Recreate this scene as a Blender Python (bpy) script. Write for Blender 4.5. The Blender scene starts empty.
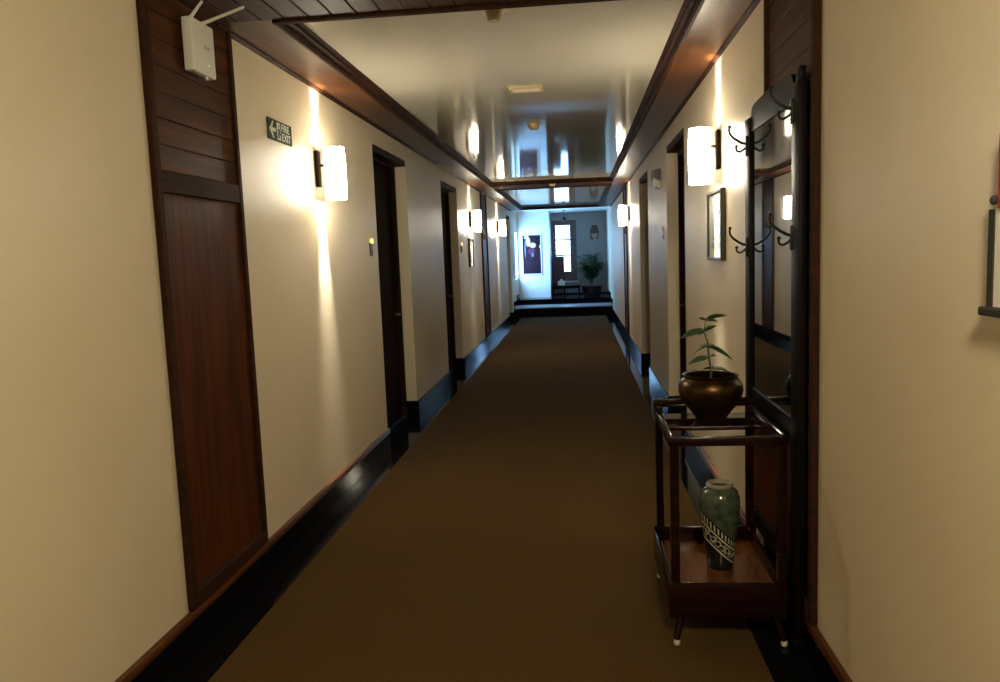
import bpy, bmesh, math, random
from mathutils import Vector, Matrix
PI = math.pi
SC = bpy.context.scene
COL = SC.collection
random.seed(7)

# ------------------------------------------------------------------ camera, world, exposure
H = 1.55
YAW, PITCH, ROLL = math.radians(-5.94646595), math.radians(6.31119338), math.radians(-2.19253411)
F = 769.63
def camera_axes():
    cy, sy, cp, sp, cr, sr = math.cos(YAW), math.sin(YAW), math.cos(PITCH), math.sin(PITCH), math.cos(ROLL), math.sin(ROLL)
    fw = Vector((sy*cp, cy*cp, -sp)); r = Vector((cy, -sy, 0)); u = r.cross(fw)
    return cr*r+sr*u, -sr*r+cr*u, fw
cam = bpy.data.cameras.new('camera'); cam_o = bpy.data.objects.new('camera', cam); COL.objects.link(cam_o)
cam.sensor_fit = 'HORIZONTAL'; cam.sensor_width = 36.0; cam.lens = 36.0*F/1000.0; cam.clip_start = .02
_r, _u, _f = camera_axes()
_m = Matrix((( _r.x, _u.x, -_f.x, 0), (_r.y, _u.y, -_f.y, 0), (_r.z, _u.z, -_f.z, H), (0, 0, 0, 1)))
cam_o.matrix_world = _m
SC.camera = cam_o

SC.view_settings.view_transform = 'Standard'
SC.view_settings.look = 'None'
SC.view_settings.gamma = 1.0
SC.view_settings.use_curve_mapping = False
SC.view_settings.exposure = 0.0
SC.cycles.max_bounces = 10
SC.cycles.diffuse_bounces = 6
SC.cycles.glossy_bounces = 5
SC.cycles.sample_clamp_indirect = 4.0
SC.cycles.caustics_reflective = False
SC.cycles.caustics_refractive = False
SC.cycles.use_denoising = True

SKY_COLOR, SKY_STRENGTH = (0.25, 0.53, 1.0, 1), 56.0
SCONCE_POINT, SCONCE_SPOT, SCONCE_COLOR = 24.0, (120.0, 330.0), (1.0, 0.93, 0.78)
SHADE_EMIT, SHADE_COLOR = 73.0, (1.0, 0.90, 0.69, 1)
LOBBY_POINT, LOBBY_COLOR = 126.0, (1.0, 0.90, 0.58)

w = bpy.data.worlds.new('sky'); SC.world = w; w.use_nodes = True
bg = w.node_tree.nodes['Background']
bg.inputs[0].default_value = SKY_COLOR; bg.inputs[1].default_value = SKY_STRENGTH

# ------------------------------------------------------------------ materials
def new_mat(name):
    m = bpy.data.materials.new(name); m.use_nodes = True
    nt = m.node_tree; b = nt.nodes['Principled BSDF']
    return m, nt, b
def N(nt, typ, **kw):
    n = nt.nodes.new(typ)
    for k, v in kw.items(): setattr(n, k, v)
    return n
def simple(name, col, rough=.5, metal=0, spec=.5, emit=None, estr=0, coat=0):
    m, nt, b = new_mat(name)
    b.inputs['Base Color'].default_value = (*col, 1); b.inputs['Roughness'].default_value = rough
    b.inputs['Metallic'].default_value = metal; b.inputs['Specular IOR Level'].default_value = spec
    b.inputs['Coat Weight'].default_value = coat
    if emit: b.inputs['Emission Color'].default_value = (*emit, 1); b.inputs['Emission Strength'].default_value = estr
    return m
def noisy(name, c1, c2, scale=(1, 1, 1), nscale=5, rough=.5, bump=0, bdist=.01, detail=4, spec=.5, lo=.35, hi=.65, metal=0, coat=0, bscale=None):
    m, nt, b = new_mat(name)
    tc = N(nt, 'ShaderNodeTexCoord'); mp = N(nt, 'ShaderNodeMapping'); mp.inputs['Scale'].default_value = scale
    nz = N(nt, 'ShaderNodeTexNoise'); nz.inputs['Scale'].default_value = nscale; nz.inputs['Detail'].default_value = detail
    rp = N(nt, 'ShaderNodeValToRGB')
    rp.color_ramp.elements[0].position = lo; rp.color_ramp.elements[0].color = (*c1, 1)
    rp.color_ramp.elements[1].position = hi; rp.color_ramp.elements[1].color = (*c2, 1)
    L = nt.links.new
    L(tc.outputs['Object'], mp.inputs['Vector']); L(mp.outputs[0], nz.inputs['Vector']); L(nz.outputs['Fac'], rp.inputs[0]); L(rp.outputs[0], b.inputs['Base Color'])
    b.inputs['Roughness'].default_value = rough; b.inputs['Specular IOR Level'].default_value = spec
    b.inputs['Metallic'].default_value = metal; b.inputs['Coat Weight'].default_value = coat; b.inputs['Coat Roughness'].default_value = .08
    if bump:
        src = nz
        if bscale:
            src = N(nt, 'ShaderNodeTexNoise'); src.inputs['Scale'].default_value = bscale; L(mp.outputs[0], src.inputs['Vector'])
        bp = N(nt, 'ShaderNodeBump'); bp.inputs['Strength'].default_value = bump; bp.inputs['Distance'].default_value = bdist
        L(src.outputs['Fac'], bp.inputs['Height']); L(bp.outputs[0], b.inputs['Normal'])
    return m
M = {}
M['wall'] = noisy('cream_wall_paint', (.66, .56, .40), (.69, .585, .42), nscale=2.0, rough=.42, bump=.08, bdist=.003, bscale=9, spec=.4)
M['white_wall'] = noisy('white_wall_paint', (.74, .76, .76), (.78, .80, .80), nscale=2.0, rough=.5)
M['lacquer'] = noisy('glossy_ceiling_lacquer', (.58, .54, .44), (.60, .56, .46), nscale=1.5, rough=.055, bump=.035, bdist=.01, bscale=3.0, spec=.75, scale=(1, 1.0, 1))
M['wood_v'] = noisy('mahogany_upright_grain', (.036, .0100, .0026), (.078, .0225, .0058), scale=(14, 14, .9), nscale=2.2, rough=.38, spec=.10, detail=6)
M['wood_h'] = noisy('mahogany_lengthwise_grain', (.034, .0110, .0032), (.070, .0235, .0065), scale=(14, .9, 14), nscale=2.2, rough=.55, spec=.10, detail=6)
M['soffit'] = noisy('polished_soffit_wood', (.055, .019, .006), (.10, .036, .011), scale=(14, .8, 14), nscale=2.0, rough=.32, spec=.10, detail=6)
M['trimwood'] = noisy('dark_trim_wood', (.020, .0068, .0026), (.038, .0125, .0045), scale=(14, .8, 14), nscale=2.0, rough=.72, spec=.10, detail=5)
M['strip'] = noisy('skirting_strip_wood', (.06, .020, .006), (.115, .040, .012), scale=(14, .8, 14), nscale=2.0, rough=.3, spec=.10, detail=5)
M['door'] = noisy('dark_door_wood', (.006, .0022, .0013), (.014, .005, .0025), scale=(10, 10, .8), nscale=2.2, rough=.75, spec=.05, detail=6)
M['doorframe'] = noisy('door_frame_wood', (.012, .0045, .002), (.024, .009, .004), scale=(10, 10, .8), nscale=2.2, rough=.7, spec=.10, detail=6)
M['stand'] = noisy('blackened_stand_wood', (.0028, .0018, .0014), (.006, .004, .003), scale=(10, 10, .8), nscale=2.2, rough=.45, spec=.05, detail=6)
M['cart'] = noisy('red_brown_trolley_wood', (.0065, .0019, .0012), (.015, .004, .002), scale=(.9, 9, 9), nscale=2.5, rough=.18, spec=.2, detail=6)
M['tray'] = noisy('orange_brown_tray_wood', (.075, .024, .0075), (.13, .043, .013), scale=(9, .9, 9), nscale=2.0, rough=.2, spec=.35, detail=6)
M['granite'] = noisy('polished_black_granite', (.002, .002, .0025), (.007, .007, .008), nscale=60, rough=.08, spec=.05)
M['mirror'] = simple('mirror_silver', (.62, .64, .62), .02, 1)
M['blackiron'] = simple('black_iron', (.012, .011, .010), .38, .6)
M['white_plastic'] = simple('white_plastic', (.72, .69, .62), .35)
M['grey_plastic'] = simple('grey_plastic', (.05, .045, .043), .4)
M['bone'] = simple('pale_glide', (.66, .60, .48), .4)
M['brass'] = noisy('aged_brass', (.02, .010, .003), (.10, .052, .014), nscale=9, rough=.33, metal=.85, lo=.3, hi=.75)
M['soil'] = noisy('dark_soil', (.010, .007, .004), (.03, .02, .012), nscale=40, rough=1, bump=.6)
M['leaf'] = noisy('green_leaf', (.018, .05, .009), (.036, .09, .016), nscale=20, rough=.45)
M['palm'] = noisy('dark_palm_green', (.02, .06, .015), (.04, .11, .03), nscale=12, rough=.45)
M['stem'] = simple('pale_green_stem', (.06, .085, .025), .5)
M['terracotta'] = simple('dark_planter', (.012, .008, .007), .6)
M['end_wall'] = noisy('shade_darkened_end_wall', (.27, .30, .34), (.30, .33, .37), nscale=2.0, rough=.6)  # darkened base colour stands in for the shade on the end wall
M['frame_black'] = simple('dark_picture_frame', (.02, .013, .009), .3)
M['paper'] = simple('white_mat_paper', (.72, .68, .58), .6)
M['ink'] = simple('grey_drawing_ink', (.36, .34, .30), .6)
M['signgreen'] = simple('dark_green_sign', (.008, .022, .012), .75, spec=.1)
M['signwhite'] = simple('pale_green_white_letters', (.62, .66, .50), .5)
M['red'] = noisy('red_brocade', (.17, .028, .014), (.27, .055, .025), nscale=60, rough=.8)
M['blackcloth'] = simple('black_cloth', (.012, .010, .009), .8)
M['detector'] = simple('yellowed_detector_plastic', (.55, .42, .20), .4)
M['brasspaint'] = simple('brass_fitting', (.12, .085, .035), .45, .8)
M['window_wood'] = simple('grey_brown_window_wood', (.10, .085, .085), .5)
M['upholstery'] = noisy('plum_upholstery', (.07, .03, .04), (.11, .045, .06), nscale=30, rough=.8)
M['bulb_dot'] = simple('lit_indicator', (.8, .6, .1), .4, emit=(1.0, .72, .14), estr=2.2)
M['led'] = simple('green_led', (.4, .8, .1), .4, emit=(.6, 1.0, .2), estr=2.0)
M['shade'] = simple('glowing_frosted_shade', (.85, .8, .7), .4, emit=SHADE_COLOR[:3], estr=SHADE_EMIT)
M['tread'] = noisy('grey_blue_stone_tread', (.20, .22, .25), (.28, .30, .34), nscale=12, rough=.35)
M['shelfgloss'] = noisy('glossy_trolley_shelf', (.010, .003, .0018), (.022, .006, .003), scale=(.9, 9, 9), nscale=2.5, rough=.05, detail=6)
M['shade_dim'] = simple('dimmer_frosted_shade_back', (.85, .8, .7), .4, emit=SHADE_COLOR[:3], estr=3.0)
M['filament'] = simple('glowing_bulb', (.9, .8, .6), .4, emit=(1, .8, .5), estr=6)

def carpet_material():
    m, nt, b = new_mat('olive_brown_loop_carpet'); L = nt.links.new
    tc = N(nt, 'ShaderNodeTexCoord')
    n1 = N(nt, 'ShaderNodeTexNoise'); n1.inputs['Scale'].default_value = 170; n1.inputs['Detail'].default_value = 2
    n2 = N(nt, 'ShaderNodeTexNoise'); n2.inputs['Scale'].default_value = 1.1; n2.inputs['Detail'].default_value = 3
    L(tc.outputs['Object'], n1.inputs['Vector']); L(tc.outputs['Object'], n2.inputs['Vector'])
    r1 = N(nt, 'ShaderNodeValToRGB')
    r1.color_ramp.elements[0].position = .3; r1.color_ramp.elements[0].color = (.050, .028, .0085, 1)
    r1.color_ramp.elements[1].position = .7; r1.color_ramp.elements[1].color = (.092, .053, .0175, 1)
    mx = N(nt, 'ShaderNodeMix', data_type='RGBA', blend_type='MULTIPLY'); mx.inputs['Factor'].default_value = .35
    r2 = N(nt, 'ShaderNodeValToRGB'); r2.color_ramp.elements[0].position = .3; r2.color_ramp.elements[1].position = .7
    r2.color_ramp.elements[0].color = (.7, .7, .7, 1)
    L(n1.outputs['Fac'], r1.inputs[0]); L(n2.outputs['Fac'], r2.inputs[0])
    L(r1.outputs[0], mx.inputs['A']); L(r2.outputs[0], mx.inputs['B']); L(mx.outputs['Result'], b.inputs['Base Color'])
    b.inputs['Roughness'].default_value = .95; b.inputs['Specular IOR Level'].default_value = .05
    bp = N(nt, 'ShaderNodeBump'); bp.inputs['Strength'].default_value = .5; bp.inputs['Distance'].default_value = .004
    L(n1.outputs['Fac'], bp.inputs['Height']); L(bp.outputs[0], b.inputs['Normal'])
    return m
M['carpet'] = carpet_material()

def glass_material(name='thin_window_glass', tint=(.93, .95, .95, 1)):
    m = bpy.data.materials.new(name); m.use_nodes = True; nt = m.node_tree; nt.nodes.clear()
    o = N(nt, 'ShaderNodeOutputMaterial'); t = N(nt, 'ShaderNodeBsdfTransparent'); g = N(nt, 'ShaderNodeBsdfGlossy'); x = N(nt, 'ShaderNodeMixShader')
    g.inputs['Roughness'].default_value = .03; x.inputs[0].default_value = .06
    t.inputs[0].default_value = tint
    nt.links.new(t.outputs[0], x.inputs[1]); nt.links.new(g.outputs[0], x.inputs[2]); nt.links.new(x.outputs[0], o.inputs[0])
    return m
M['glass'] = glass_material()
M['tinted_glass'] = glass_material('tinted_window_glass', (.50, .48, .46, 1))

def vase_material():
    m, nt, b = new_mat('green_glazed_vase_with_tilted_bands'); L = nt.links.new
    def math_(op, a, c=None, d=None):
        n = N(nt, 'ShaderNodeMath', operation=op)
        for i, v in enumerate((a, c, d)):
            if v is None: continue
            if isinstance(v, (int, float)): n.inputs[i].default_value = v
            else: L(v, n.inputs[i])
        return n.outputs[0]
    tc = N(nt, 'ShaderNodeTexCoord'); sp = N(nt, 'ShaderNodeSeparateXYZ'); L(tc.outputs['Object'], sp.inputs[0])
    x, y, z = sp.outputs
    d = math_('ADD', math_('SUBTRACT', z, .180), math_('MULTIPLY', x, .95))
    ang = math_('ARCTAN2', y, x)
    nz = N(nt, 'ShaderNodeTexNoise'); nz.inputs['Scale'].default_value = 28; nz.inputs['Detail'].default_value = 5
    L(tc.outputs['Object'], nz.inputs['Vector'])
    gr = N(nt, 'ShaderNodeValToRGB')
    gr.color_ramp.elements[0].position = .3; gr.color_ramp.elements[0].color = (.020, .032, .020, 1)
    gr.color_ramp.elements[1].position = .75; gr.color_ramp.elements[1].color = (.085, .105, .070, 1)
    L(nz.outputs['Fac'], gr.inputs[0])
    def between(lo, hi): return math_('MULTIPLY', math_('GREATER_THAN', d, lo), math_('LESS_THAN', d, hi))
    dash = math_('GREATER_THAN', math_('SINE', math_('MULTIPLY', ang, 30)), .1)
    ladder = math_('MULTIPLY', between(-.034, -.008), dash)
    line1 = between(-.050, -.040)
    vo = N(nt, 'ShaderNodeTexVoronoi', feature='DISTANCE_TO_EDGE'); vo.inputs['Scale'].default_value = 48
    L(tc.outputs['Object'], vo.inputs['Vector'])
    loops = math_('MULTIPLY', between(-.094, -.056), math_('LESS_THAN', vo.outputs['Distance'], .10))
    line2 = between(-.110, -.100)
    tot = math_('MINIMUM', math_('ADD', math_('ADD', ladder, line1), math_('ADD', loops, line2)), 1.0)
    m1 = N(nt, 'ShaderNodeMix', data_type='RGBA'); m1.inputs['A'].default_value = (.010, .010, .009, 1); m1.inputs['B'].default_value = (.34, .33, .22, 1)
    L(tot, m1.inputs['Factor'])
    m2 = N(nt, 'ShaderNodeMix', data_type='RGBA')
    L(math_('GREATER_THAN', d, 0), m2.inputs['Factor']); L(m1.outputs['Result'], m2.inputs['A']); L(gr.outputs[0], m2.inputs['B'])
    L(m2.outputs['Result'], b.inputs['Base Color']); b.inputs['Roughness'].default_value = .16
    bp = N(nt, 'ShaderNodeBump'); bp.inputs['Strength'].default_value = .25; bp.inputs['Distance'].default_value = .003
    L(tot, bp.inputs['Height']); L(bp.outputs[0], b.inputs['Normal'])
    return m
M['vase'] = vase_material()

def painting_material():
    # a dark abstract canvas: plum and slate field with glare painted in as pale yellow patches in the upper part
    m, nt, b = new_mat('dark_abstract_canvas'); L = nt.links.new
    tc = N(nt, 'ShaderNodeTexCoord'); mp = N(nt, 'ShaderNodeMapping'); mp.inputs['Scale'].default_value = (5, 1, 1.6)
    nz = N(nt, 'ShaderNodeTexNoise'); nz.inputs['Scale'].default_value = 1.6; nz.inputs['Detail'].default_value = 3
    L(tc.outputs['Object'], mp.inputs[0]); L(mp.outputs[0], nz.inputs['Vector'])
    r = N(nt, 'ShaderNodeValToRGB'); e = r.color_ramp.elements
    e[0].position = .3; e[0].color = (.004, .006, .012, 1); e[1].position = .7; e[1].color = (.028, .010, .016, 1)
    L(nz.outputs['Fac'], r.inputs[0]); last = r.outputs[0]
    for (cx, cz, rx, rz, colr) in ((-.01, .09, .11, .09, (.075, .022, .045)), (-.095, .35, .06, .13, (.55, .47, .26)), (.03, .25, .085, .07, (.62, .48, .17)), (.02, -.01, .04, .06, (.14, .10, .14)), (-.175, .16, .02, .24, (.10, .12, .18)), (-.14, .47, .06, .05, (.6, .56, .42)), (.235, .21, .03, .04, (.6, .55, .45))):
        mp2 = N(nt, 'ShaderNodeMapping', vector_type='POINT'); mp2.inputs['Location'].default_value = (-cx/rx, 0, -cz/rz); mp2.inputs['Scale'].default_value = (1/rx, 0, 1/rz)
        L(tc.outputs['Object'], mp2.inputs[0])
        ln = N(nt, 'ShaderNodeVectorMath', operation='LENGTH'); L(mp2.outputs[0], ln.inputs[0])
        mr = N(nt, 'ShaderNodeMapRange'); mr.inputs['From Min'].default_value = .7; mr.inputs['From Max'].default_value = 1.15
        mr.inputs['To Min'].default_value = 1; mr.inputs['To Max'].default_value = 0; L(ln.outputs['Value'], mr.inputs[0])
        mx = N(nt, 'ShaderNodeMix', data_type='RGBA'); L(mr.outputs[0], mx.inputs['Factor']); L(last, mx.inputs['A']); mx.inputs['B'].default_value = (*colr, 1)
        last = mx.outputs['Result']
    L(last, b.inputs['Base Color']); b.inputs['Roughness'].default_value = .5; b.inputs['Specular IOR Level'].default_value = .08
    return m
M['painting'] = painting_material()

# ------------------------------------------------------------------ mesh helpers
class MB:
    def __init__(self): self.bm = bmesh.new()
    def box(self, a, b, bev=0, seg=2, mat=None):
        c = [(a[i]+b[i])/2 for i in range(3)]; s = [abs(b[i]-a[i]) for i in range(3)]
        tmp = bmesh.new()
        bmesh.ops.create_cube(tmp, size=1)
        bmesh.ops.scale(tmp, vec=s, verts=tmp.verts)
        if bev: bmesh.ops.bevel(tmp, geom=list(tmp.edges), offset=min(bev, min(s)*.45), segments=seg, affect='EDGES', profile=.5)
        if mat is not None: bmesh.ops.transform(tmp, matrix=mat, verts=tmp.verts)
        bmesh.ops.translate(tmp, vec=c, verts=tmp.verts)
        self.merge(tmp); return self
    def merge(self, tmp):
        me = bpy.data.meshes.new('tmp'); tmp.to_mesh(me); tmp.free(); self.bm.from_mesh(me); bpy.data.meshes.remove(me)
    def cyl(self, p, q, r1, r2=None, n=20, bev=0):
        p, q = Vector(p), Vector(q); r2 = r1 if r2 is None else r2
        d = q-p; tmp = bmesh.new()
        bmesh.ops.create_cone(tmp, cap_ends=True, segments=n, radius1=r1, radius2=r2, depth=d.length)
        if bev:
            es = [e for e in tmp.edges if all(abs(abs(v.co.z)-d.length/2) < 1e-5 for v in e.verts) and abs(e.verts[0].co.z-e.verts[1].co.z) < 1e-6]
            bmesh.ops.bevel(tmp, geom=es, offset=bev, segments=2, affect='EDGES', profile=.5)
        rot = d.to_track_quat('Z', 'Y').to_matrix().to_4x4()
        bmesh.ops.transform(tmp, matrix=Matrix.Translation((p+q)/2) @ rot, verts=tmp.verts)
        self.merge(tmp); return self
    def lathe(self, prof, c=(0, 0, 0), n=40, axis='Z', close=True):
        bm = self.bm; rings = []
        for (r, z) in prof:
            ring = []
            if r < 1e-6: ring = [bm.verts.new((c[0], c[1], c[2]+z))]
            else:
                for k in range(n):
                    t = 2*PI*k/n; ring.append(bm.verts.new((c[0]+r*math.cos(t), c[1]+r*math.sin(t), c[2]+z)))
            rings.append(ring)
        for A, B in zip(rings, rings[1:]):
            if len(A) == 1 and len(B) == 1: continue
            for k in range(n):
                k2 = (k+1) % n
                if len(A) == 1: bm.faces.new((A[0], B[k2], B[k]))
                elif len(B) == 1: bm.faces.new((A[k], A[k2], B[0]))
                else: bm.faces.new((A[k], A[k2], B[k2], B[k]))
        return self
    def tube(self, pts, r, n=10):
        pts = [Vector(p) for p in pts]; bm = self.bm
        rs = r if isinstance(r, (list, tuple)) else [r]*len(pts)
        rings = []; up = Vector((.123, .31, .94)).normalized()
        for i, p in enumerate(pts):
            t = (pts[min(i+1, len(pts)-1)]-pts[max(i-1, 0)]).normalized()
            a = t.cross(up)
            if a.length < 1e-3: a = t.cross(Vector((1, 0, 0)))
            a.normalize(); b = t.cross(a).normalized()
            rings.append([bm.verts.new(p+rs[i]*(math.cos(2*PI*k/n)*a+math.sin(2*PI*k/n)*b)) for k in range(n)])
        for A, B in zip(rings, rings[1:]):
            for k in range(n): bm.faces.new((A[k], A[(k+1) % n], B[(k+1) % n], B[k]))
        bm.faces.new(rings[0][::-1]); bm.faces.new(rings[-1]); return self
    def prism(self, poly, axis, lo, hi):
        """extrude a 2-D outline along an axis; outline coordinates are the two other axes in order"""
        bm = self.bm
        def P(u, v, t):
            return {'x': (t, u, v), 'y': (u, t, v), 'z': (u, v, t)}[axis]
        A = [bm.verts.new(P(u, v, lo)) for u, v in poly]; B = [bm.verts.new(P(u, v, hi)) for u, v in poly]
        bm.faces.new(A); bm.faces.new(B[::-1]); n = len(poly)
        for k in range(n): bm.faces.new((A[k], B[k], B[(k+1) % n], A[(k+1) % n]))
        return self
    def quad(self, pts):
        self.bm.faces.new([self.bm.verts.new(p) for p in pts]); return self
    def build(self, name, mat, parent=None, smooth=None):
        bmesh.ops.recalc_face_normals(self.bm, faces=self.bm.faces)
        me = bpy.data.meshes.new(name); self.bm.to_mesh(me); self.bm.free()
        me.materials.append(mat)
        if smooth:
            for p in me.polygons: p.use_smooth = True
            me.set_sharp_from_angle(angle=math.radians(smooth))
        o = bpy.data.objects.new(name, me); COL.objects.link(o)
        if parent: o.parent = parent
        return o
def tag(o, label, cat, group=None, kind=None):
    o['label'] = label; o['category'] = cat
    if group: o['group'] = group
    if kind: o['kind'] = kind
    return o
def struct(name, mb, mat, smooth=None, parent=None):
    o = mb.build(name, mat, parent, smooth)
    if not parent: o['kind'] = 'structure'
    return o
def empty(name, loc, label, cat, group=None, kind=None, rz=0):
    o = bpy.data.objects.new(name, None); COL.objects.link(o); o.location = loc; o.rotation_euler = (0, 0, rz); o.empty_display_size = .1
    return tag(o, label, cat, group, kind)
def kids(o): return list(o.children)
def copy_tree(o, parent=None):
    c = o.copy(); COL.objects.link(c)
    if parent: c.parent = parent
    for ch in kids(o): copy_tree(ch, c)
    return c

# ------------------------------------------------------------------ room shell
WL, WR = -1.612, .838          # wall faces
Y0, Y1 = -3.2, 19.1            # rear wall, landing step
YW, YE = 21.0, 22.3            # painted stub wall, end wall with window
ZS, ZC = 2.643, 2.69           # soffit underside, lacquered ceiling
ZT = .16                       # top of the skirting
ZL = .38                       # landing floor
ZT1 = .24                      # first tread below it
YT = 20.15                     # second riser
DOORS = [(6.17, 7.37), (9.27, 10.5), (17.85, 18.75)]
RDOORS = [(6.17, 7.37), (9.27, 10.5)]
DH = 2.485
REC = .115
LW = (20.02, 20.92, .92, 2.16)   # landing side window y0,y1,z0,z1
EW = (-.72, -.02, .76, 2.49)     # end window opening

def wall_with_openings(x_face, x_back, y0, y1, holes, ztop=2.85):
    mb = MB(); a, b = min(x_face, x_back), max(x_face, x_back); y = y0
    for (h0, h1, z0, z1) in sorted(holes):
        mb.box((a, y, -.1), (b, h0, ztop)); mb.box((a, h0, z1), (b, h1, ztop))
        if z0 > -.05: mb.box((a, h0, -.1), (b, h1, z0))
        y = h1
    mb.box((a, y, -.1), (b, y1, ztop)); return mb
struct('wall_left', wall_with_openings(WL, WL-.26, Y0-.3, YE+.3, [(a, b, -.1, DH) for a, b in DOORS]+[LW]), M['wall'])
struct('wall_right', wall_with_openings(WR, WR+.26, Y0-.3, YE+.3, [(a, b, -.1, DH) for a, b in RDOORS]), M['wall'])
struct('wall_rear', MB().box((WL-.2, Y0-.2, -.1), (WR+.2, Y0, 2.85)), M['wall'])
struct('wall_end', MB().box((WL-.2, YE, -.1), (EW[0], YE+.2, 2.85)).box((EW[1], YE, -.1), (WR+.2, YE+.2, 2.85)).box((EW[0], YE, -.1), (EW[1], YE+.2, EW[2])).box((EW[0], YE, EW[3]), (EW[1], YE+.2, 2.85)), M['end_wall'])
struct('wall_landing', MB().box((WL, YW, ZL), (-.745, YE, 2.85)), M['white_wall'])

struct('floor', MB().box((-1.426, Y0, -.1), (.659, Y1, 0)), M['carpet'])
gb = MB()
gb.box((WL-.3, Y0, -.1), (-1.426, Y1, -.001)).box((.659, Y0, -.1), (WR+.3, Y1, -.001))
struct('floor_border', gb, M['granite'])
# landing: black polished step with a nosing
struct('floor_landing', MB().box((WL, YT, -.1), (WR, YE, ZL-.03)).box((WL, YT-.015, ZL-.03), (WR, YE, ZL), .006), M['granite'])
struct('floor_step', MB().box((WL, Y1+.012, -.1), (WR, YT, ZT1-.03)), M['granite'])
struct('floor_tread', MB().box((WL, Y1-.012, ZT1-.03), (WR, YT, ZT1), .006), M['tread'])

def skirt(side):
    s = 1 if side == 'left' else -1; x = WL if side == 'left' else WR
    holes = DOORS if side == 'left' else RDOORS
    mb = MB(); y = Y0; pr = .018*s
    for (a, b) in holes+[(Y1, Y1)]:
        strip = a < 7
        zt = ZT-.04 if strip else ZT
        lo, hi = sorted((x, x+pr))
        end = a if a < Y1 else Y1
        mb.box((lo, y, 0), (hi, end, zt), .004)
        if a < Y1:   # the returns that wrap into the door recess
            lo2, hi2 = sorted((x+pr, x-REC*s))
            mb.box((lo2, b-.02 if True else b, 0), (hi2, b+.0005, ZT), .003)
        y = b
    lo, hi = sorted((x, x+pr))
    mb.box((lo, Y1+.01, ZT1), (hi, YT, ZT1+.15), .004)
    mb.box((lo, YT+.001, ZL), (hi, YE if side == 'right' else YW, ZL+.12), .004)
    return mb
struct('baseboard_left', skirt('left'), M['granite'])
struct('baseboard_right', skirt('right'), M['granite'])
struct('baseboard_end', MB().box((-.745, YE-.018, ZL), (WR-.018, YE, ZL+.03), .004), M['granite'])
# thin wooden strip that caps the skirting up to the first doors
def cap(x, s):
    lo, hi = sorted((x, x+.024*s))
    return MB().box((lo, Y0, ZT-.04), (hi, DOORS[0][0]-.002, ZT), .007, 3)
struct('trim_1', cap(WL, 1), M['strip'], 40); struct('trim_2', cap(WR, -1), M['strip'], 40)

# ceiling: two lacquered panels between wooden soffits and plank bulkheads
B1, B2, B3 = 3.49, (12.15, 12.95), (18.86, 19.1)
SL, SR = -1.340, .588
cl = MB(); cl.box((SL-.02, B1-.05, ZC), (SR+.02, B2[0]+.05, ZC+.1)); cl.box((SL-.02, B2[1]-.05, ZC), (SR+.02, B3[0]+.05, ZC+.1))
struct('ceiling', cl, M['lacquer'])
struct('ceiling_landing', MB().box((WL, B3[1]-.05, ZC+.01), (WR, YE, ZC+.1)), M['white_wall'])
struct('ceiling_cover', MB().box((WL-.3, Y0-.3, 2.86), (WR+.3, YE+.3, 2.95)), M['white_wall'])
so = MB()
so.box((WL, B1-.01, ZS), (SL, B3[1], ZC+.1)).box((SR, B1-.01, ZS), (WR, B3[1], ZC+.1))
struct('ceiling_soffit', so, M['soffit'])
# crown strip where soffit meets the wall
cr = MB()
cr.prism([(WL, 2.628), (WL+.010, 2.628), (WL+.024, 2.638), (WL+.024, ZS), (WL, ZS)], 'y', B1, B3[1])
cr.prism([(WR, 2.628), (WR-.010, 2.628), (WR-.024, 2.638), (WR-.024, ZS), (WR, ZS)], 'y', B1, B3[1])
struct('trim_3', cr, M['trimwood'])
# stepped moulding round each ceiling panel
def ring_mold(y0, y1):
    mb = MB()
    def prof(d): return [(0, ZS-.012), (d*.018, ZS-.016), (d*.026, ZS-.004), (d*.026, ZS+.012), (d*.046, ZS+.022), (d*.052, ZS+.036), (d*.066, ZC-.002), (d*.066, ZC+.02), (0, ZC+.02)]
    mb.prism([(SL+u, v) for u, v in prof(1)], 'y', y0, y1)
    mb.prism([(SR+u, v) for u, v in prof(-1)], 'y', y0, y1)
    mb.prism([(y0+u, v) for u, v in prof(1)], 'x', SL, SR)
    mb.prism([(y1+u, v) for u, v in prof(-1)], 'x', SL, SR)
    return mb
struct('trim_4', ring_mold(B1, B2[0]), M['trimwood']); struct('trim_5', ring_mold(B2[1], B3[0]), M['trimwood'])
# plank ceiling over the near end and the dropped beams
pk = MB(); nx = 22; wd = (WR-WL)/nx
for k in range(nx): pk.box((WL+k*wd+.003, Y0, ZS), (WL+(k+1)*wd-.003, B1, ZC+.06), .004)
struct('ceiling_planks', pk, M['wood_h'])
struct('ceiling_planks_backing', MB().box((WL, Y0, ZS+.012), (WR, B1, ZC+.1)), M['trimwood'])
struct('beam_1', MB().box((SL, B2[0], ZS), (SR, B2[1], ZC+.1)), M['trimwood'])
struct('beam_2', MB().box((SL, B3[0], ZS), (SR, B3[1], ZC+.1)), M['trimwood'])

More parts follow.
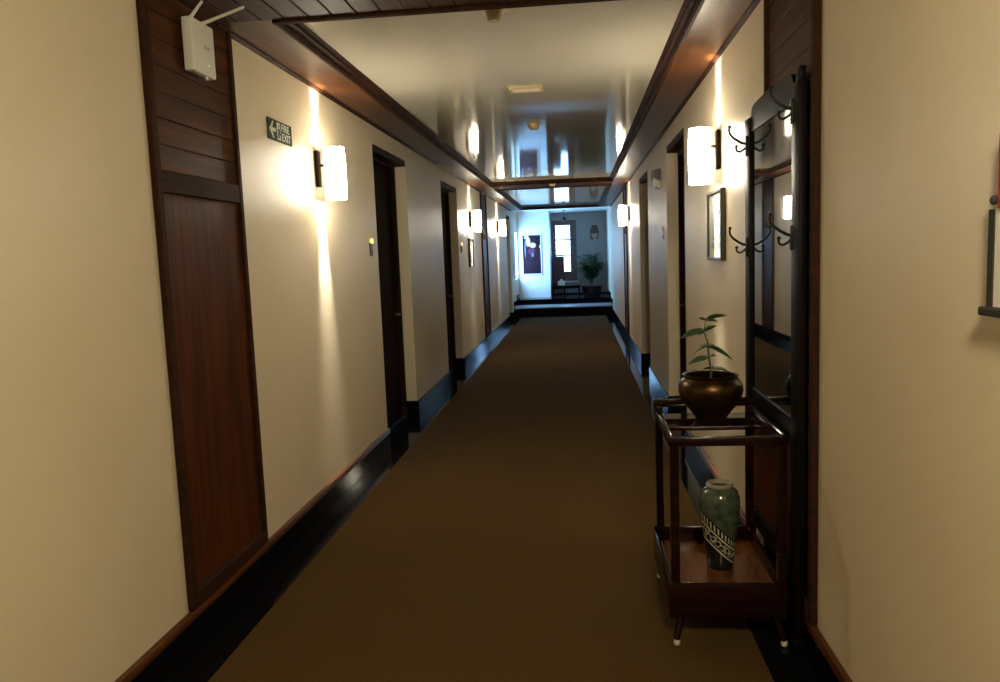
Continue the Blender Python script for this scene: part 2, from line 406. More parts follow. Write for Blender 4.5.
# ------------------------------------------------------------------ wooden wall panels (planks above, framed door below)
def wall_panel(name, side, y0, y1, label):
    s = 1 if side == 'left' else -1; x = WL if side == 'left' else WR
    r = empty(name, (x, y0, ZT), label, 'wall panel', None, 'structure')
    W = y1-y0; top = ZS-ZT
    def bx(mb, x0, x1, ya, yb, za, zb, bev=.003):
        lo, hi = sorted((x0*s, x1*s)); mb.box((lo, ya, za), (hi, yb, zb), bev); return mb
    f = MB(); bx(f, 0, .026, 0, .045, 0, top, .006); bx(f, 0, .026, W-.035, W, 0, top, .006)
    bx(f, .006, .030, .045, W-.035, 0, .07, .006)
    f.build('frame', M['trimwood'], r)
    z0 = 1.93-ZT; n = 7; ph = (top-z0)/n; p = MB()
    for k in range(n): bx(p, 0, .012, .045, W-.035, z0+k*ph+.0025, z0+(k+1)*ph-.0025, .003)
    bx(p, 0, .006, .045, W-.035, z0, top, 0)
    p.build('planks', M['wood_h'], r)
    h = MB(); bx(h, 0, .024, .045, W-.035, 1.845-ZT, 1.93-ZT, .004); h.build('header_rail', M['trimwood'], r)
    d = MB(); bx(d, 0, .010, .045, W-.035, .07, 1.845-ZT, .002); d.build('panel_door', M['wood_v'], r)
    return r
wall_panel('wooden_wall_panel', 'left', 2.84, 3.61, 'tall mahogany panel with planked top on the left wall, white router on it')
wall_panel('wooden_wall_panel', 'right', 2.78, 3.50, 'tall mahogany panel on the right wall behind the mirrored hall stand')
wall_panel('wooden_wall_panel', 'left', 13.05, 13.8, 'far mahogany panel on the left wall between the two distant sconces')
wall_panel('wooden_wall_panel', 'right', 13.05, 13.8, 'far mahogany panel on the right wall beyond the distant sconce')

# ------------------------------------------------------------------ doors
def make_door(i, side, y0, y1, label):
    s = 1 if side == 'left' else -1; x = WL if side == 'left' else WR
    r = empty('door_%d' % i, (x, y0, 0), label, 'door', None, 'structure'); W = y1-y0
    def bx(mb, d0, d1, ya, yb, za, zb, bev=.003):
        lo, hi = sorted((-d0*s, -d1*s)); mb.box((lo, ya, za), (hi, yb, zb), bev); return mb
    sl = MB(); bx(sl, REC+.03, REC+.075, .05, W-.05, .012, DH-.08)
    for (za, zb) in ((.25, 1.0), (1.15, 2.2)):     # raised panels
        bx(sl, REC+.018, REC+.031, .2, W-.2, za, zb, .008)
    slab = sl.build('door_leaf', M['door'], r)
    f = MB(); bx(f, REC-.01, REC+.09, 0, .06, 0, DH); bx(f, REC-.01, REC+.09, W-.06, W, 0, DH); bx(f, REC-.01, REC+.09, .06, W-.06, DH-.085, DH)
    f.build('door_frame', M['doorframe'], r)
    h = MB(); bx(h, .004, REC-.012, .002, W-.002, DH-.055, DH-.0005); h.build('head_casing', M['doorframe'], r)
    k = MB(); c = -s*(REC+.03)
    k.cyl((c, W-.13, 1.03), (c+s*.05, W-.13, 1.03), .011); k.cyl((c+s*.045, W-.13, 1.03), (c+s*.045, W-.24, 1.03), .010); k.cyl((c, W-.13, 1.03), (c+s*.008, W-.13, 1.03), .026)
    k.build('door_handle', M['brasspaint'], slab, 40)
    return r
make_door(1, 'left', *DOORS[0], 'first dark door on the left, just past the nearest left sconce')
make_door(2, 'left', *DOORS[1], 'second dark door on the left, before the middle left sconce')
make_door(3, 'left', *DOORS[2], 'last dark door on the left, beside the step')
make_door(4, 'right', *RDOORS[0], 'first dark door on the right, past the nearest right sconce')
make_door(5, 'right', *RDOORS[1], 'second dark door on the right, before the distant right sconce')

# ------------------------------------------------------------------ windows of the landing
def end_window():
    x0, x1, z0, z1 = EW
    r = empty('window_1', (x0, YE, z0), 'narrow daylit window with grey-brown frame in the end wall', 'window', None, 'structure')
    W, Hh = x1-x0, z1-z0; fr = MB()
    g = (.115, .52, .27, 1.585)          # glass area
    fr.box((0, -.02, 0), (g[0], .05, Hh), .004).box((g[1], -.02, 0), (W, .05, Hh), .004).box((g[0], -.02, 0), (g[1], .05, g[2]), .004).box((g[0], -.02, g[3]), (g[1], .05, Hh), .004)
    f = fr.build('window_frame', M['window_wood'], r)
    mb = MB()
    for t in (.355, .69): mb.box((g[0], -.005, g[2]+(g[3]-g[2])*t-.020), (g[1], .035, g[2]+(g[3]-g[2])*t+.020))
    for t in (.12, .24, .47, .58, .80, .90): mb.box((g[0], .005, g[2]+(g[3]-g[2])*t-.008), (g[1], .02, g[2]+(g[3]-g[2])*t+.008))
    mb.build('glazing_bar', M['window_wood'], f)
    MB().box((g[0], .024, g[2]), (g[1], .028, g[3])).build('pane', M['tinted_glass'], r)
    MB().box((-.0, -.05, -.04), (W+.04, .0, 0), .006).build('window_sill', M['white_wall'], r)
    return r
end_window()
def side_window():
    y0, y1, z0, z1 = LW
    r = empty('window_2', (WL, y0, z0), 'bright side window in the left wall of the landing, seen edge-on', 'window', None, 'structure')
    W, Hh = y1-y0, z1-z0; f = MB(); t = .05
    f.box((-.15, 0, 0), (-.09, t, Hh)).box((-.15, W-t, 0), (-.09, W, Hh)).box((-.15, t, 0), (-.09, W-t, t)).box((-.15, t, Hh-t), (-.09, W-t, Hh))
    f.build('window_frame', M['white_wall'], r)
    MB().box((-.122, t, t), (-.118, W-t, Hh-t)).build('pane', M['glass'], r)
side_window()
def portal(name, loc, rot, sx, sy):
    L = bpy.data.lights.new(name, 'AREA'); L.shape = 'RECTANGLE'; L.size = sx; L.size_y = sy; L.cycles.is_portal = True
    o = bpy.data.objects.new(name, L); o.location = loc; o.rotation_euler = rot; COL.objects.link(o)
portal('daylight_portal', (WL-.25, (LW[0]+LW[1])/2, (LW[2]+LW[3])/2), (0, -PI/2, 0), LW[3]-LW[2], LW[1]-LW[0])
portal('daylight_portal', ((EW[0]+EW[1])/2, YE+.19, (EW[2]+EW[3])/2), (-PI/2, 0, 0), EW[1]-EW[0], EW[3]-EW[2])

# ------------------------------------------------------------------ wall sconces
def make_sconce():
    """built against a wall at x = 0, opening towards +x; origin on the wall at the lamp's base"""
    r = empty('wall_sconce', (0, 0, 0), '', 'wall lamp', 'lit white wall sconces along the corridor')
    MB().box((.0, -.075, .075), (.024, -.015, .30), .009, 3).build('back_plate', M['doorframe'], r, 40)
    n = 28; rad = .068; cx = .104; mb = MB()
    # open frosted half-round glass in front, opaque curved back towards the wall
    T = .004
    def arc_shell(mb, a0, a1, steps, prof):
        bm = mb.bm; cols = []
        for k in range(steps+1):
            a = a0+(a1-a0)*k/steps; c, s_ = math.cos(a), math.sin(a); col = []
            for (q, z) in prof: col.append((bm.verts.new((cx+q*c, q*s_, z)), bm.verts.new((cx+(q-T)*c, (q-T)*s_, z))))
            cols.append(col)
        for A, B in zip(cols, cols[1:]):
            for i in range(len(prof)-1):
                bm.faces.new((A[i][0], B[i][0], B[i+1][0], A[i+1][0])); bm.faces.new((A[i][1], A[i+1][1], B[i+1][1], B[i][1]))
            for i in (0, len(prof)-1): bm.faces.new((A[i][0], A[i][1], B[i][1], B[i][0]))
        for C_ in (cols[0], cols[-1]):
            for i in range(len(prof)-1): bm.faces.new((C_[i][0], C_[i+1][0], C_[i+1][1], C_[i][1]))
    prof = [(rad*.985, 0), (rad*1.03, .11), (rad*1.03, .21), (rad*.97, .318)]
    fm = MB(); arc_shell(fm, -PI*.53, PI*.53, 24, prof); fm.build('lamp_shade', M['shade'], r, 50)
    bmk = MB(); arc_shell(bmk, PI*.532, PI*1.468, 18, prof); bmk.build('shade_back', M['shade_dim'], r, 50)
    MB().box((.02, -.05, .20), (cx-.0, -.038, .215), .003).cyl((cx, -.044, .207), (cx, 0, .207), .005).cyl((cx, 0, .14), (cx, 0, .21), .016, .014).build('arm', M['brasspaint'], r, 40)
    MB().lathe([(0, .20), (.014, .203), (.026, .235), (.022, .265), (0, .28)], (cx, 0, 0), 16).build('bulb', M['filament'], r, 60)
    L = bpy.data.lights.new('sconce_glow', 'POINT'); L.energy = SCONCE_POINT; L.color = SCONCE_COLOR; L.shadow_soft_size = .015
    o = bpy.data.objects.new('sconce_glow', L); COL.objects.link(o); o.parent = r; o.location = (cx-.03, 0, .176)
    for (z, up, e) in ((.285, 1, SCONCE_SPOT[0]), (.035, -1, SCONCE_SPOT[1])):     # the lamp's beams through the open top and foot
        L = bpy.data.lights.new('sconce_beam', 'SPOT'); L.energy = e; L.color = SCONCE_COLOR; L.shadow_soft_size = .008
        L.spot_size = math.radians(33); L.spot_blend = 1.0
        o = bpy.data.objects.new('sconce_beam', L); COL.objects.link(o); o.parent = r; o.location = (.062, 0, z)
        o.rotation_euler = Vector((-.21, 0, up)).to_track_quat('-Z', 'Y').to_euler()
    return r
sc0 = make_sconce()
SCONCES = [(WL, 4.815, 1.945, 0, 'nearest left lit sconce, between the exit sign and the first left door'),
           (WL, 11.72, 1.93, 0, 'middle left lit sconce above a small framed picture'),
           (WL, 15.75, 1.955, 0, 'farthest lit sconce on the left wall, past the second wooden panel'),
           (WR, 4.70, 1.925, PI, 'nearest right lit sconce, beside the hall stand and above a framed picture'),
           (WR, 12.45, 1.95, PI, 'distant lit sconce on the right wall, beyond both right doors')]
for i, (x, y, z, rz, lab) in enumerate(SCONCES):
    o = sc0 if i == 0 else copy_tree(sc0)
    o.location = (x, y, z); o.rotation_euler = (0, 0, rz); o['label'] = lab
    if rz:   # keep the plate on the viewer's side of the shade
        o.scale = (1, -1, 1)

# lobby lamp behind the camera, the light of the near end
r = empty('ceiling_lamp', (.4, .2, ZS), 'round frosted ceiling lamp under the plank ceiling behind the viewer', 'ceiling lamp')
MB().lathe([(0, -.02), (.17, -.02), (.17, 0), (0, 0)], n=32).build('base_ring', M['brasspaint'], r, 40)
MB().lathe([(0, -.11), (.07, -.105), (.13, -.075), (.155, -.03), (.155, -.021)], n=32).build('lamp_shade', M['shade'], r, 60)
L = bpy.data.lights.new('lobby_glow', 'POINT'); L.energy = LOBBY_POINT; L.color = LOBBY_COLOR; L.shadow_soft_size = .12
o = bpy.data.objects.new('lobby_glow', L); COL.objects.link(o); o.location = (0, 0, -.26); o.parent = r

# ------------------------------------------------------------------ hall stand with mirror
def hall_stand():
    y0, y1 = 2.85, 3.735; x0, x1 = .783, .8115
    r = empty('hall_stand', (x1, (y0+y1)/2, 0), 'tall black wooden hall stand with mirror and four coat hooks on the right wall', 'hall stand')
    cy = (y0+y1)/2; pw = .10
    def bx(mb, xa, xb, ya, yb, za, zb, bev=.004): mb.box((xa-x1, ya-cy, za), (xb-x1, yb-cy, zb), bev); return mb
    for (a, b) in ((y0, y0+pw), (y1-pw, y1)):
        m = bx(MB(), x0, x1, a, b, .0, 2.125, .005)
        if a == y0: bx(m, x0+.004, x1, a+.015, a+.065, 2.12, 2.172, .006)
        m.build('post', M['stand'], r, 40)
    a, b = y0+pw-cy, y1-pw-cy
    # arched head board
    out = [(a, 2.06), (a, 2.12)]
    for k in range(9): t = PI*k/8; out.append((a+.06-.06*math.cos(t/2), 2.12+.05*math.sin(t/2)))
    for k in range(1, 8): u = k/8; out.append((a+.06+(b-a-.12)*u, 2.170+.010*math.sin(PI*u)))
    for k in range(9): t = PI/2*k/8; out.append((b-.06+.06*math.sin(t), 2.12+.05*math.cos(t)))
    out += [(b, 2.06)]
    clean = []
    for q in out:
        if not clean or (abs(q[0]-clean[-1][0])+abs(q[1]-clean[-1][1])) > 1e-5: clean.append(q)
    MB().prism(clean, 'x', .789-x1, 0).build('head_board', M['stand'], r)
    bx(MB(), .787, x1, y0+pw, y1-pw, .82, .90).build('cross_rail', M['stand'], r)
    bx(MB(), .787, x1, y0+pw, y1-pw, .26, .34).build('cross_rail', M['stand'], r)
    bx(MB(), .797, x1, y0+pw, y1-pw, .34, .82, .002).build('lower_panel', M['wood_v'], r)
    bm = bx(MB(), .801, x1, y0+pw, y1-pw, .90, 2.06, 0); bm.build('backing_board', M['stand'], r)
    bx(MB(), .795, .800, y0+pw+.0005, y1-pw-.0005, .901, 2.059, 0).build('mirror', M['mirror'], r)
    for (yy, zz) in ((y0+pw/2+.03, 2.035), (y1-pw/2, 2.015), (y0+pw/2+.03, 1.585), (y1-pw/2, 1.557)):
        X = x0-x1; Y = yy-cy; m = MB()
        m.box((X-.008, Y-.013, zz-.055), (X, Y+.013, zz+.035), .003)
        def arc(p): return [(X+q[0]*.82, Y, zz+q[1]*.82) for q in p]
        m.tube(arc([(-.004, 0), (-.025, .004), (-.05, .018), (-.075, .036), (-.092, .056), (-.098, .078), (-.094, .094)]), [.0065, .0065, .006, .0055, .005, .005, .0055], 8)
        m.tube(arc([(-.004, -.018), (-.02, -.032), (-.038, -.042), (-.052, -.040), (-.060, -.028), (-.058, -.014)]), [.006, .0055, .005, .005, .0048, .005], 8)
        for q in ((-.094, .096), (-.058, -.012)):
            m.lathe([(0, -.008), (.006, -.005), (.008, 0), (.006, .005), (0, .008)], (X+q[0]*.82, Y, zz+q[1]*.82), 10)
        m.build('coat_hook', M['blackiron'], r, 50)
    return r
hall_stand()

# ------------------------------------------------------------------ serving trolley
def trolley():
    x0, x1, y0, y1 = .335, .774, 2.94, 3.56
    cx, cy = (x0+x1)/2, (y0+y1)/2
    r = empty('serving_trolley', (cx, cy, 0), 'red-brown wooden serving trolley with two levels in front of the hall stand', 'trolley')
    def bx(mb, xa, xb, ya, yb, za, zb, bev=.005): mb.box((xa-cx, ya-cy, za), (xb-cx, yb-cy, zb), bev); return mb
    pt = .034
    for xa in (x0, x1-pt):
        for ya in (y0+.012, y1-pt-.012): bx(MB(), xa, xa+pt, ya, ya+pt, .245, .80 if ya < cy else .84).build('post', M['cart'], r)
    m = bx(MB(), x0-.008, x1+.004, y0, y0+.028, .795, .832, .008); m.build('front_rail', M['cart'], r, 40)
    for xa in (x0-.008, x1-.022): bx(MB(), xa, xa+.026, y0+.028, y1-.02, .795, .835, .008).build('side_rail', M['cart'], r, 40)
    bx(MB(), x0-.008, x1+.004, y1-.022, y1, .828, .868, .008).build('back_rail', M['cart'], r, 40)
    bx(MB(), x0+.018, x1-.022, 3.265, y1-.022, .782, .80, .004).build('shelf', M['shelfgloss'], r)
    t = MB()
    bx(t, x0-.012, x1, y0, y0+.022, .105, .248, .006); bx(t, x0-.012, x1, y1-.022, y1, .125, .262, .006)
    bx(t, x0-.012, x0+.010, y0+.022, y1-.022, .115, .25, .006); bx(t, x1-.022, x1, y0+.022, y1-.022, .115, .25, .006)
    t.build('tray_side', M['cart'], r, 40)
    bx(MB(), x0+.010, x1-.022, y0+.022, y1-.022, .175, .195, 0).build('tray_floor', M['tray'], r)
    for sx in (-1, 1):
        for sy in (-1, 1):
            tx = sx*.165; ty = sy*.25; bxp = sx*.205; byp = sy*.315
            leg = MB().cyl((bxp, byp, .020), (tx, ty, .175), .011, .022, 16).build('leg', M['cart'], r, 40)
            MB().lathe([(0, 0), (.010, .002), (.0135, .010), (.012, .022), (0, .024)], (bxp, byp, 0), 14).build('glide', M['bone'], leg, 50)
    return r
trolley()

# brass pot with a seedling
PX, PY, PZ = .565, 3.405, .80
r = empty('brass_planter', (PX, PY, PZ), 'round aged-brass bowl planter on the upper shelf of the trolley', 'planter')
MB().lathe([(0, 0), (.062, 0), (.066, .006), (.072, .018), (.10, .055), (.128, .095), (.139, .130), (.136, .158), (.122, .180), (.114, .188), (.117, .196), (.121, .200), (.117, .204), (.108, .200), (.106, .186), (.118, .165), (.122, .13), (.11, .09), (.05, .03), (0, .028)], n=56).build('bowl', M['brass'], r, 50)
MB().lathe([(0, .160), (.04, .163), (.08, .158), (.117, .150)], n=32).build('soil', M['soil'], r, 60)
r = empty('seedling', (PX, PY, PZ+.155), 'young leafy green seedling growing out of the brass bowl', 'plant')
st = [(0, 0, 0), (.004, 0, .06), (-.006, .002, .12), (-.010, 0, .18), (-.026, .003, .235), (-.018, .003, .285)]
MB().tube([Vector(p)*1.0 for p in st], [.0065, .0055, .0045, .004, .003, .002], 8).build('stem', M['stem'], r, 60)
def leaf(mb, base, direction, length, width, droop=.2, nseg=7, roll=0):
    base = Vector(base); d = Vector(direction).normalized(); side = d.cross(Vector((0, 0, 1)))
    side = side.normalized() if side.length > 1e-3 else Vector((1, 0, 0)); side = Matrix.Rotation(roll, 3, d) @ side; up = side.cross(d).normalized(); bm = mb.bm
    prev = None
    for i in range(nseg+1):
        t = i/nseg; wv = width*math.sin(PI*min(1, t*.93+.05))**.8*(1-.35*t)*.5
        c = base+d*length*t-Vector((0, 0, 1))*droop*length*t*t
        row = [bm.verts.new(c-side*wv+up*wv*.25), bm.verts.new(c), bm.verts.new(c+side*wv+up*wv*.25)]
        if prev:
            for k in range(2): bm.faces.new((prev[k], prev[k+1], row[k+1], row[k]))
        prev = row
for (bz, bxx, dirs) in ((.07, .003, [((1, -.2, .15), .075), ((-.8, -.5, .3), .05), ((.3, .9, .3), .06)]),
                        (.118, -.006, [((-1, -.1, .02), .09), ((.7, .6, .4), .05)]),
                        (.168, -.010, [((1, -.3, -.25), .105), ((-.9, -.4, -.1), .075), ((-.4, .9, .2), .07), ((.5, -.8, .5), .05)]),
                        (.235, -.026, [((-1, -.2, .05), .105), ((-.7, .7, .25), .07), ((-.5, -.8, .15), .06), ((.9, -.2, .75), .07)]),
                        (.283, -.018, [((1, -.15, .55), .10), ((.9, .4, .15), .06), ((.2, -.9, .4), .05), ((-.4, .3, .3), .04)])):
    for dv, ln in dirs:
        m = MB(); leaf(m, (bxx, .002, bz), dv, ln, ln*.42, .3, roll=random.choice((-.7, .8, .5, -.9))); o = m.build('leaf', M['leaf'], r, 60)
        md = o.modifiers.new('thickness', 'SOLIDIFY'); md.thickness = .0012

# vase
VX, VY, VZ = .572, 3.24, .195
r = empty('ceramic_vase', (VX, VY, VZ), 'green glazed ceramic vase with black and cream slanted bands on the lower tray', 'vase')
MB().lathe([(0, 0), (.050, 0), (.054, .006), (.057, .05), (.066, .12), (.076, .20), (.083, .27), (.082, .305), (.072, .335), (.056, .350), (.049, .353), (.040, .353), (.042, .33), (.07, .30), (.07, .2), (.045, .03), (0, .02)], n=56).build('body', M['vase'], r, 60)
MB().lathe([(.041, .350), (.051, .350), (.056, .356), (.057, .363), (.052, .369), (.046, .369), (.041, .362), (.041, .350)], n=48).build('rim', simple('pale_vase_rim', (.27, .22, .17), .2), r, 60)

# ------------------------------------------------------------------ things on the left wall
r = empty('wifi_router', (WL+.012, 3.215, 2.355), 'white box router with two antennas high on the left wooden panel', 'router')
MB().box((0, -.05, .02), (.02, .05, .18), .004).build('bracket', M['grey_plastic'], r)
body = MB().box((.018, -.098, 0), (.062, .098, .215), .006, 3).build('case', M['white_plastic'], r, 40)
MB().box((.0615, .0, .108), (.0626, .05, .122), 0).build('emblem', simple('grey_emblem', (.45, .43, .38), .4), body)
MB().cyl((.061, .035, .045), (.0632, .035, .045), .0035, n=10).build('status_light', M['led'], body)
MB().cyl((.045, .04, -.012), (.045, .04, .002), .007, n=12).build('cable_plug', M['white_plastic'], r, 40)
for (p, q) in (((.05, -.085, .205), (.09, -.045, .283)), ((.05, .0, .205), (.26, -.025, .255))):
    m = MB(); m.cyl(p, Vector(p)+(Vector(q)-Vector(p))*.12, .009, .0085, 12); m.cyl(Vector(p)+(Vector(q)-Vector(p))*.10, q, .0075, .0055, 12)
    m.build('antenna', M['white_plastic'], r, 40)

def text_mesh(s, size, name, mat, parent, loc, mat3, align='LEFT', stretch=1.0):
    c = bpy.data.curves.new(name+'_curve', 'FONT'); c.body = s; c.size = size; c.align_x = align; c.extrude = .0006; c.offset = .0008
    t = bpy.data.objects.new(name+'_curve', c); COL.objects.link(t)
    dg = bpy.context.evaluated_depsgraph_get(); me = bpy.data.meshes.new_from_object(t.evaluated_get(dg)); bpy.data.objects.remove(t); bpy.data.curves.remove(c)
    me.transform(Matrix.Translation(loc) @ mat3.to_4x4() @ Matrix.Diagonal((stretch, 1, 1, 1)))
    me.materials.clear(); me.materials.append(mat); me.name = name
    o = bpy.data.objects.new(name, me); COL.objects.link(o); o.parent = parent; return o
# local axes on the left wall: reading direction = +y, up = +z, facing +x
ML = Matrix(((0, 0, 1), (1, 0, 0), (0, 1, 0)))
r = empty('exit_sign', (WL, 4.02, 2.215), 'dark green FIRE EXIT sign with white arrow on the left wall', 'sign')
SW, SH = .345, .112
MB().box((0, 0, 0), (.006, SW, SH), .001).build('plate', M['signgreen'], r)
def flat(mb, poly): return mb.prism(poly, 'x', .0062, .0074)
a = flat(MB(), [(.018, .056), (.066, .101), (.082, .101), (.058, .066), (.105, .066), (.105, .046), (.058, .046), (.082, .011), (.066, .011)])
a.build('arrow', M['signwhite'], r)
d = MB(); flat(d, [(.124, .010), (.172, .010), (.172, .102), (.124, .102)]); d.build('doorway_symbol', M['signwhite'], r)
g = MB(); flat(g, [(.146, .084), (.152, .094), (.158, .084), (.152, .076)]); flat(g, [(.146, .072), (.158, .070), (.162, .052), (.168, .038), (.163, .034), (.154, .046), (.150, .034), (.158, .022), (.154, .014), (.142, .030), (.132, .016), (.127, .021), (.138, .040), (.142, .054), (.134, .056), (.133, .062)])
for v in g.bm.verts: v.co.x += .0013
g.build('running_figure', M['signgreen'], r)
text_mesh('FIRE', .058, 'lettering', M['signwhite'], r, (.0066, .188, .062), ML, stretch=1.12)
text_mesh('EXIT', .058, 'lettering', M['signwhite'], r, (.0066, .188, .012), ML, stretch=1.12)

def switch(side, y, z, label, lit=True):
    s = 1 if side == 'left' else -1; x = WL if side == 'left' else WR
    r = empty('switch_plate', (x, y, z), label, 'switch', 'door-side switch plates')
    def b(d0, d1, ya, yb, za, zb, bev=.002):
        lo, hi = sorted((d0*s, d1*s)); return MB().box((lo, ya, za), (hi, yb, zb), bev)
    b(0, .010, -.035, .035, -.085, .02).build('plate', M['grey_plastic'] if side == 'left' else M['white_plastic'], r)
    b(.010, .016, -.018, .018, -.07, -.03).build('rocker', M['grey_plastic'], r)
    MB().cyl((s*.008, 0, .032), (s*.022, 0, .032), .020, n=18, bev=.004).build('indicator_light', M['bulb_dot'] if side == 'left' else M['white_plastic'], r, 40)
switch('left', 5.95, 1.67, 'grey switch with glowing yellow light beside the first left door')
switch('left', 10.72, 1.70, 'small switch with glowing yellow light between second left door and middle sconce')
switch('right', 7.62, 1.72, 'white switch plate on the right wall just past the first right door')

# framed pictures under the sconces
def framed(side, y0, y1, z0, z1, label, tilt=0):
    s = 1 if side == 'left' else -1; x = WL if side == 'left' else WR
    r = empty('framed_picture', (x, (y0+y1)/2, z0), label, 'picture'); W = y1-y0; Hh = z1-z0; t = .018
    def bx(mb, d0, d1, ya, yb, za, zb, bev=.003):
        lo, hi = sorted((d0*s, d1*s)); mb.box((lo, ya-W/2, za), (hi, yb-W/2, zb), bev); return mb
    m = MB(); bx(m, 0, .028, 0, t, 0, Hh); bx(m, 0, .028, W-t, W, 0, Hh); bx(m, 0, .028, t, W-t, 0, t); bx(m, 0, .028, t, W-t, Hh-t, Hh)
    m.build('frame', M['frame_black'], r)
    mat = bx(MB(), .004, .014, t, W-t, t, Hh-t, 0).build('mat', M['paper'], r)
    m = MB(); bx(m, .0141, .0148, W*.25, W*.75, Hh*.30, Hh*.34, 0)
    for k in range(6): bx(m, .0141, .0148, W*(.26+.08*k), W*(.30+.08*k), Hh*.34, Hh*(.44+.05*((k*7) % 4)), 0)
    bx(m, .0141, .0148, W*.2, W*.8, Hh*.18, Hh*.26, 0); bx(m, .0141, .0148, W*.3, W*.7, Hh*.76, Hh*.775, 0)
    m.build('print', M['ink'], mat)
    bx(MB(), .018, .020, t, W-t, t, Hh-t, 0).build('glass', M['glass'], r)
framed('right', 4.50, 4.98, 1.475, 1.885, 'dark-framed picture with white mat beneath the nearest right sconce')
framed('left', 11.42, 11.84, 1.40, 1.83, 'thin dark-framed picture beneath the middle left sconce')

# small projecting sign box on the right wall beyond the first door
r = empty('alarm_sounder', (WR, 7.95, 2.15), 'small dark wall box with pale underside between the two right doors', 'alarm')
MB().prism([(0, .075), (0, .20), (-.075, .185), (-.075, .11)], 'y', -.10, .10).build('case', M['grey_plastic'], r)
MB().prism([(0, 0), (0, .074), (-.06, .10), (-.05, .03)], 'y', -.08, .08).build('lens', M['white_plastic'], r)

# hanging scroll at the right edge
r = empty('hanging_scroll', (WR, 1.665, 1.39), 'hanging cloth scroll with red top and black borders at the right picture edge', 'wall hanging')
MB().box((-.030, -.60, .003), (-.004, -.008, .021), .004).build('bottom_bar', M['blackcloth'], r)
MB().box((-.016, -.034, .02), (-.008, -.012, .215), .002).build('side_border', M['blackcloth'], r)
MB().box((-.016, -.58, .02), (-.008, -.554, .215), .002).build('side_border', M['blackcloth'], r)
MB().box((-.013, -.554, .02), (-.009, -.034, .215), 0).build('paper_panel', M['paper'], r)
MB().box((-.018, -.585, .215), (-.006, -.046, .36), .003).build('top_panel', M['red'], r)
MB().lathe([(0, -.010), (.006, -.007), (.008, 0), (.006, .007), (0, .010)], (-.018, -.036, .232), 12).build('knob', M['blackcloth'], r, 60)
MB().cyl((-.012, -.6, .37), (-.012, -.11, .37), .011, n=14).build('top_rod', M['blackcloth'], r, 40)

# ------------------------------------------------------------------ things on the ceiling
r = empty('air_vent', (-.322, 5.47, ZC), 'pale rectangular vent grille in the glossy ceiling', 'vent')
MB().box((-.115, -.075, -.014), (.115, -.055, 0), .003).box((-.115, .055, -.014), (.115, .075, 0), .003).box((-.115, -.055, -.014), (-.095, .055, 0), .003).box((.095, -.055, -.014), (.115, .055, 0), .003).build('frame', M['detector'], r)
for k in range(5): MB().box((-.095, -.05+k*.022, -.010), (.095, -.038+k*.022, -.002), .001).build('slat', M['paper'], r)
r = empty('smoke_detector', (-.35, 6.95, ZC), 'round yellowed smoke detector in the middle of the glossy ceiling', 'smoke detector')
MB().lathe([(0, -.012), (.052, -.012), (.056, -.004), (.056, 0), (0, 0)], n=32).build('base', M['detector'], r, 40)
MB().lathe([(0, -.05), (.025, -.048), (.042, -.035), (.048, -.012)], n=32).build('sensor_head', M['detector'], r, 50)
r = empty('smoke_detector', (-.355, 3.69, ZC), 'brass-coloured detector beside the near bulkhead, nearest on the ceiling', 'smoke detector')
MB().lathe([(0, -.015), (.06, -.015), (.064, -.004), (.064, 0), (0, 0)], n=32).build('base', M['detector'], r, 40)
MB().lathe([(0, -.06), (.028, -.06), (.032, -.05), (.040, -.015)], n=32).build('sensor_head', simple('ochre_detector_cover', (.30, .22, .09), .4), r, 50)
r = empty('smoke_detector', (-.36, 12.19, ZS), 'small pale detector under the far ceiling beam', 'smoke detector')
MB().lathe([(0, -.012), (.05, -.012), (.052, 0), (0, 0)], n=24).build('base', M['detector'], r, 40)
MB().lathe([(0, -.055), (.03, -.05), (.044, -.03), (.046, -.012)], n=24).build('sensor_head', M['detector'], r, 50)

# ------------------------------------------------------------------ the landing
r = empty('framed_painting', (-1.228, YW, 1.03), 'large dark abstract painting in a pale frame on the landing wall', 'painting')
MB().box((-.262, -.026, -.035), (-.243, 0, 1.06), .003).box((.243, -.026, -.035), (.262, 0, 1.06), .003).box((-.243, -.026, -.035), (.243, 0, -.0), .003).box((-.243, -.026, 1.04), (.243, 0, 1.06), .003).build('frame', M['white_plastic'], r)
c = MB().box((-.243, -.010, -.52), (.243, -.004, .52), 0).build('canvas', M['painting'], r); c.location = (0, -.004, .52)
r = empty('framed_picture', (.50, YE, 1.93), 'small black-framed picture on the end wall above the palm', 'picture')
MB().box((-.12, -.03, 0), (-.085, 0, .30), .003).box((.085, -.03, 0), (.12, 0, .30), .003).box((-.085, -.03, 0), (.085, 0, .035), .003).box((-.085, -.03, .265), (.085, 0, .30), .003).build('frame', M['frame_black'], r)
MB().box((-.085, -.012, .035), (.085, -.004, .265)).build('print', simple('dark_print', (.03, .025, .03), .4), r)
MB().lathe([(0, -.045), (.03, -.03), (.042, 0), (.03, .03), (0, .045)], n=20).build('pale_figure', M['paper'], r, 60)
k = r.children[-1]; k.scale = (1, .12, 1); k.location = (0, -.014, .12)

r = empty('pendant_lamp', (-.335, 21.0, ZC+.01), 'small black pendant hanging from the landing ceiling', 'pendant lamp')
MB().cyl((0, 0, -.17), (0, 0, 0), .007, n=10).lathe([(0, -.02), (.045, -.018), (.045, 0), (0, 0)], n=20).build('cord', M['blackiron'], r, 40)
MB().lathe([(0, -.29), (.035, -.28), (.062, -.245), (.062, -.215), (.035, -.18), (.012, -.165), (0, -.165)], n=24).build('lamp_head', M['blackiron'], r, 50)

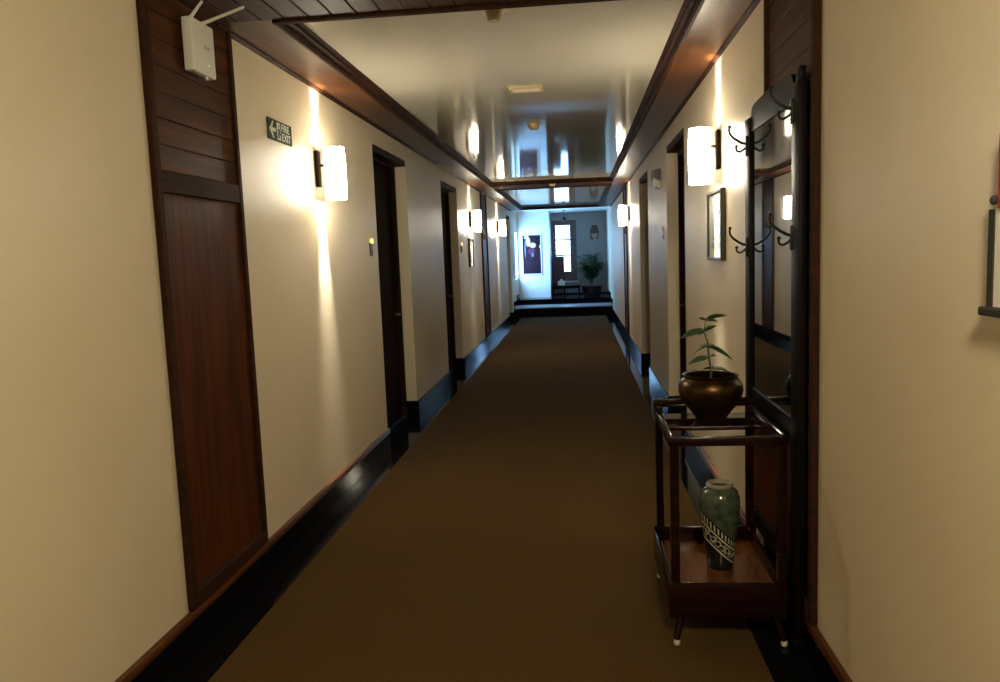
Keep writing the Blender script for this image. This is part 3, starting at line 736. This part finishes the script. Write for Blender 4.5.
def chair():
    r = empty('high_back_chair', (-.545, 22.0, ZL), 'plum high-backed chair in front of the end window', 'chair')
    MB().box((-.19, -.22, .27), (.19, .17, .34), .02, 3).build('seat', M['upholstery'], r, 40)
    MB().box((-.165, .13, .34), (.165, .19, 1.09), .025, 3).build('backrest', M['upholstery'], r, 40)
    for sx in (-1, 1):
        MB().cyl((sx*.16, -.19, 0), (sx*.165, -.19, .28), .015, .021, 12).build('leg', M['doorframe'], r, 40)
        MB().cyl((sx*.16, .16, 0), (sx*.16, .155, .35), .016, .021, 12).build('leg', M['doorframe'], r, 40)
chair()
def console():
    r = empty('low_table', (-.335, 21.48, ZL), 'low dark wooden table in front of the plum chair on the landing', 'table')
    MB().box((-.40, -.18, .235), (.40, .18, .285), .006).build('tabletop', M['stand'], r)
    for sx in (-1, 1):
        for sy in (-1, 1): MB().box((sx*.36-.022, sy*.145-.022, 0), (sx*.36+.022, sy*.145+.022, .235), .004).build('leg', M['stand'], r)
    MB().box((-.34, -.155, .20), (.34, -.135, .235), .003).box((-.34, .135, .20), (.34, .155, .235), .003).build('apron', M['stand'], r)
console()
r = empty('tissue_box', (-.46, 21.48, ZL+.285), 'pale box standing on the low landing table', 'box')
MB().box((-.10, -.06, 0), (.10, .06, .13), .006).build('carton', M['white_wall'], r)
MB().lathe([(0, .0), (.03, .0), (.035, .03), (.015, .06), (0, .05)], (0, 0, .129), 12).build('tissue', M['paper'], r, 60)

def palm():
    x, y = .38, 21.72
    r = empty('potted_palm', (x, y, ZL), 'leafy green palm in a dark planter in the right corner of the landing', 'plant')
    MB().lathe([(0, 0), (.20, 0), (.23, .02), (.27, .20), (.285, .22), (.285, .24), (.26, .24), (.25, .21), (0, .205)], n=32).build('planter', M['terracotta'], r, 40)
    rnd = random.Random(4)
    for k in range(20):
        ang = 2*PI*k/9.3+rnd.uniform(-.2, .2); reach = rnd.uniform(.16, .40); top = rnd.uniform(.50, 1.02)
        m = MB(); pts = []
        for i in range(11):
            t = i/10; pts.append(Vector((min(math.cos(ang)*reach*t**1.4, .24), max(-.5, min(math.sin(ang)*reach*t**1.4, .40)), .2+top*(1.30*t-.36*t*t*t))))
        m.tube(pts, [.012-.0008*i for i in range(11)], 6)
        for i in range(3, 11):
            p = pts[i]; tan = (pts[min(i+1, 10)]-pts[i-1]).normalized(); sd = tan.cross(Vector((0, 0, 1)))
            sd = sd.normalized() if sd.length > .01 else Vector((1, 0, 0))
            for sg in (-1, 1): leaf(m, p, tan*.75+sd*sg*.9+Vector((0, 0, -.15)), .30*(1.15-.05*i), .10, .4, 4)
        for v in m.bm.verts: v.co.x = min(v.co.x, .43-.02*abs(v.co.y)); v.co.y = min(v.co.y, .55)
        m.build('frond', M['palm'], r, 60)
palm()
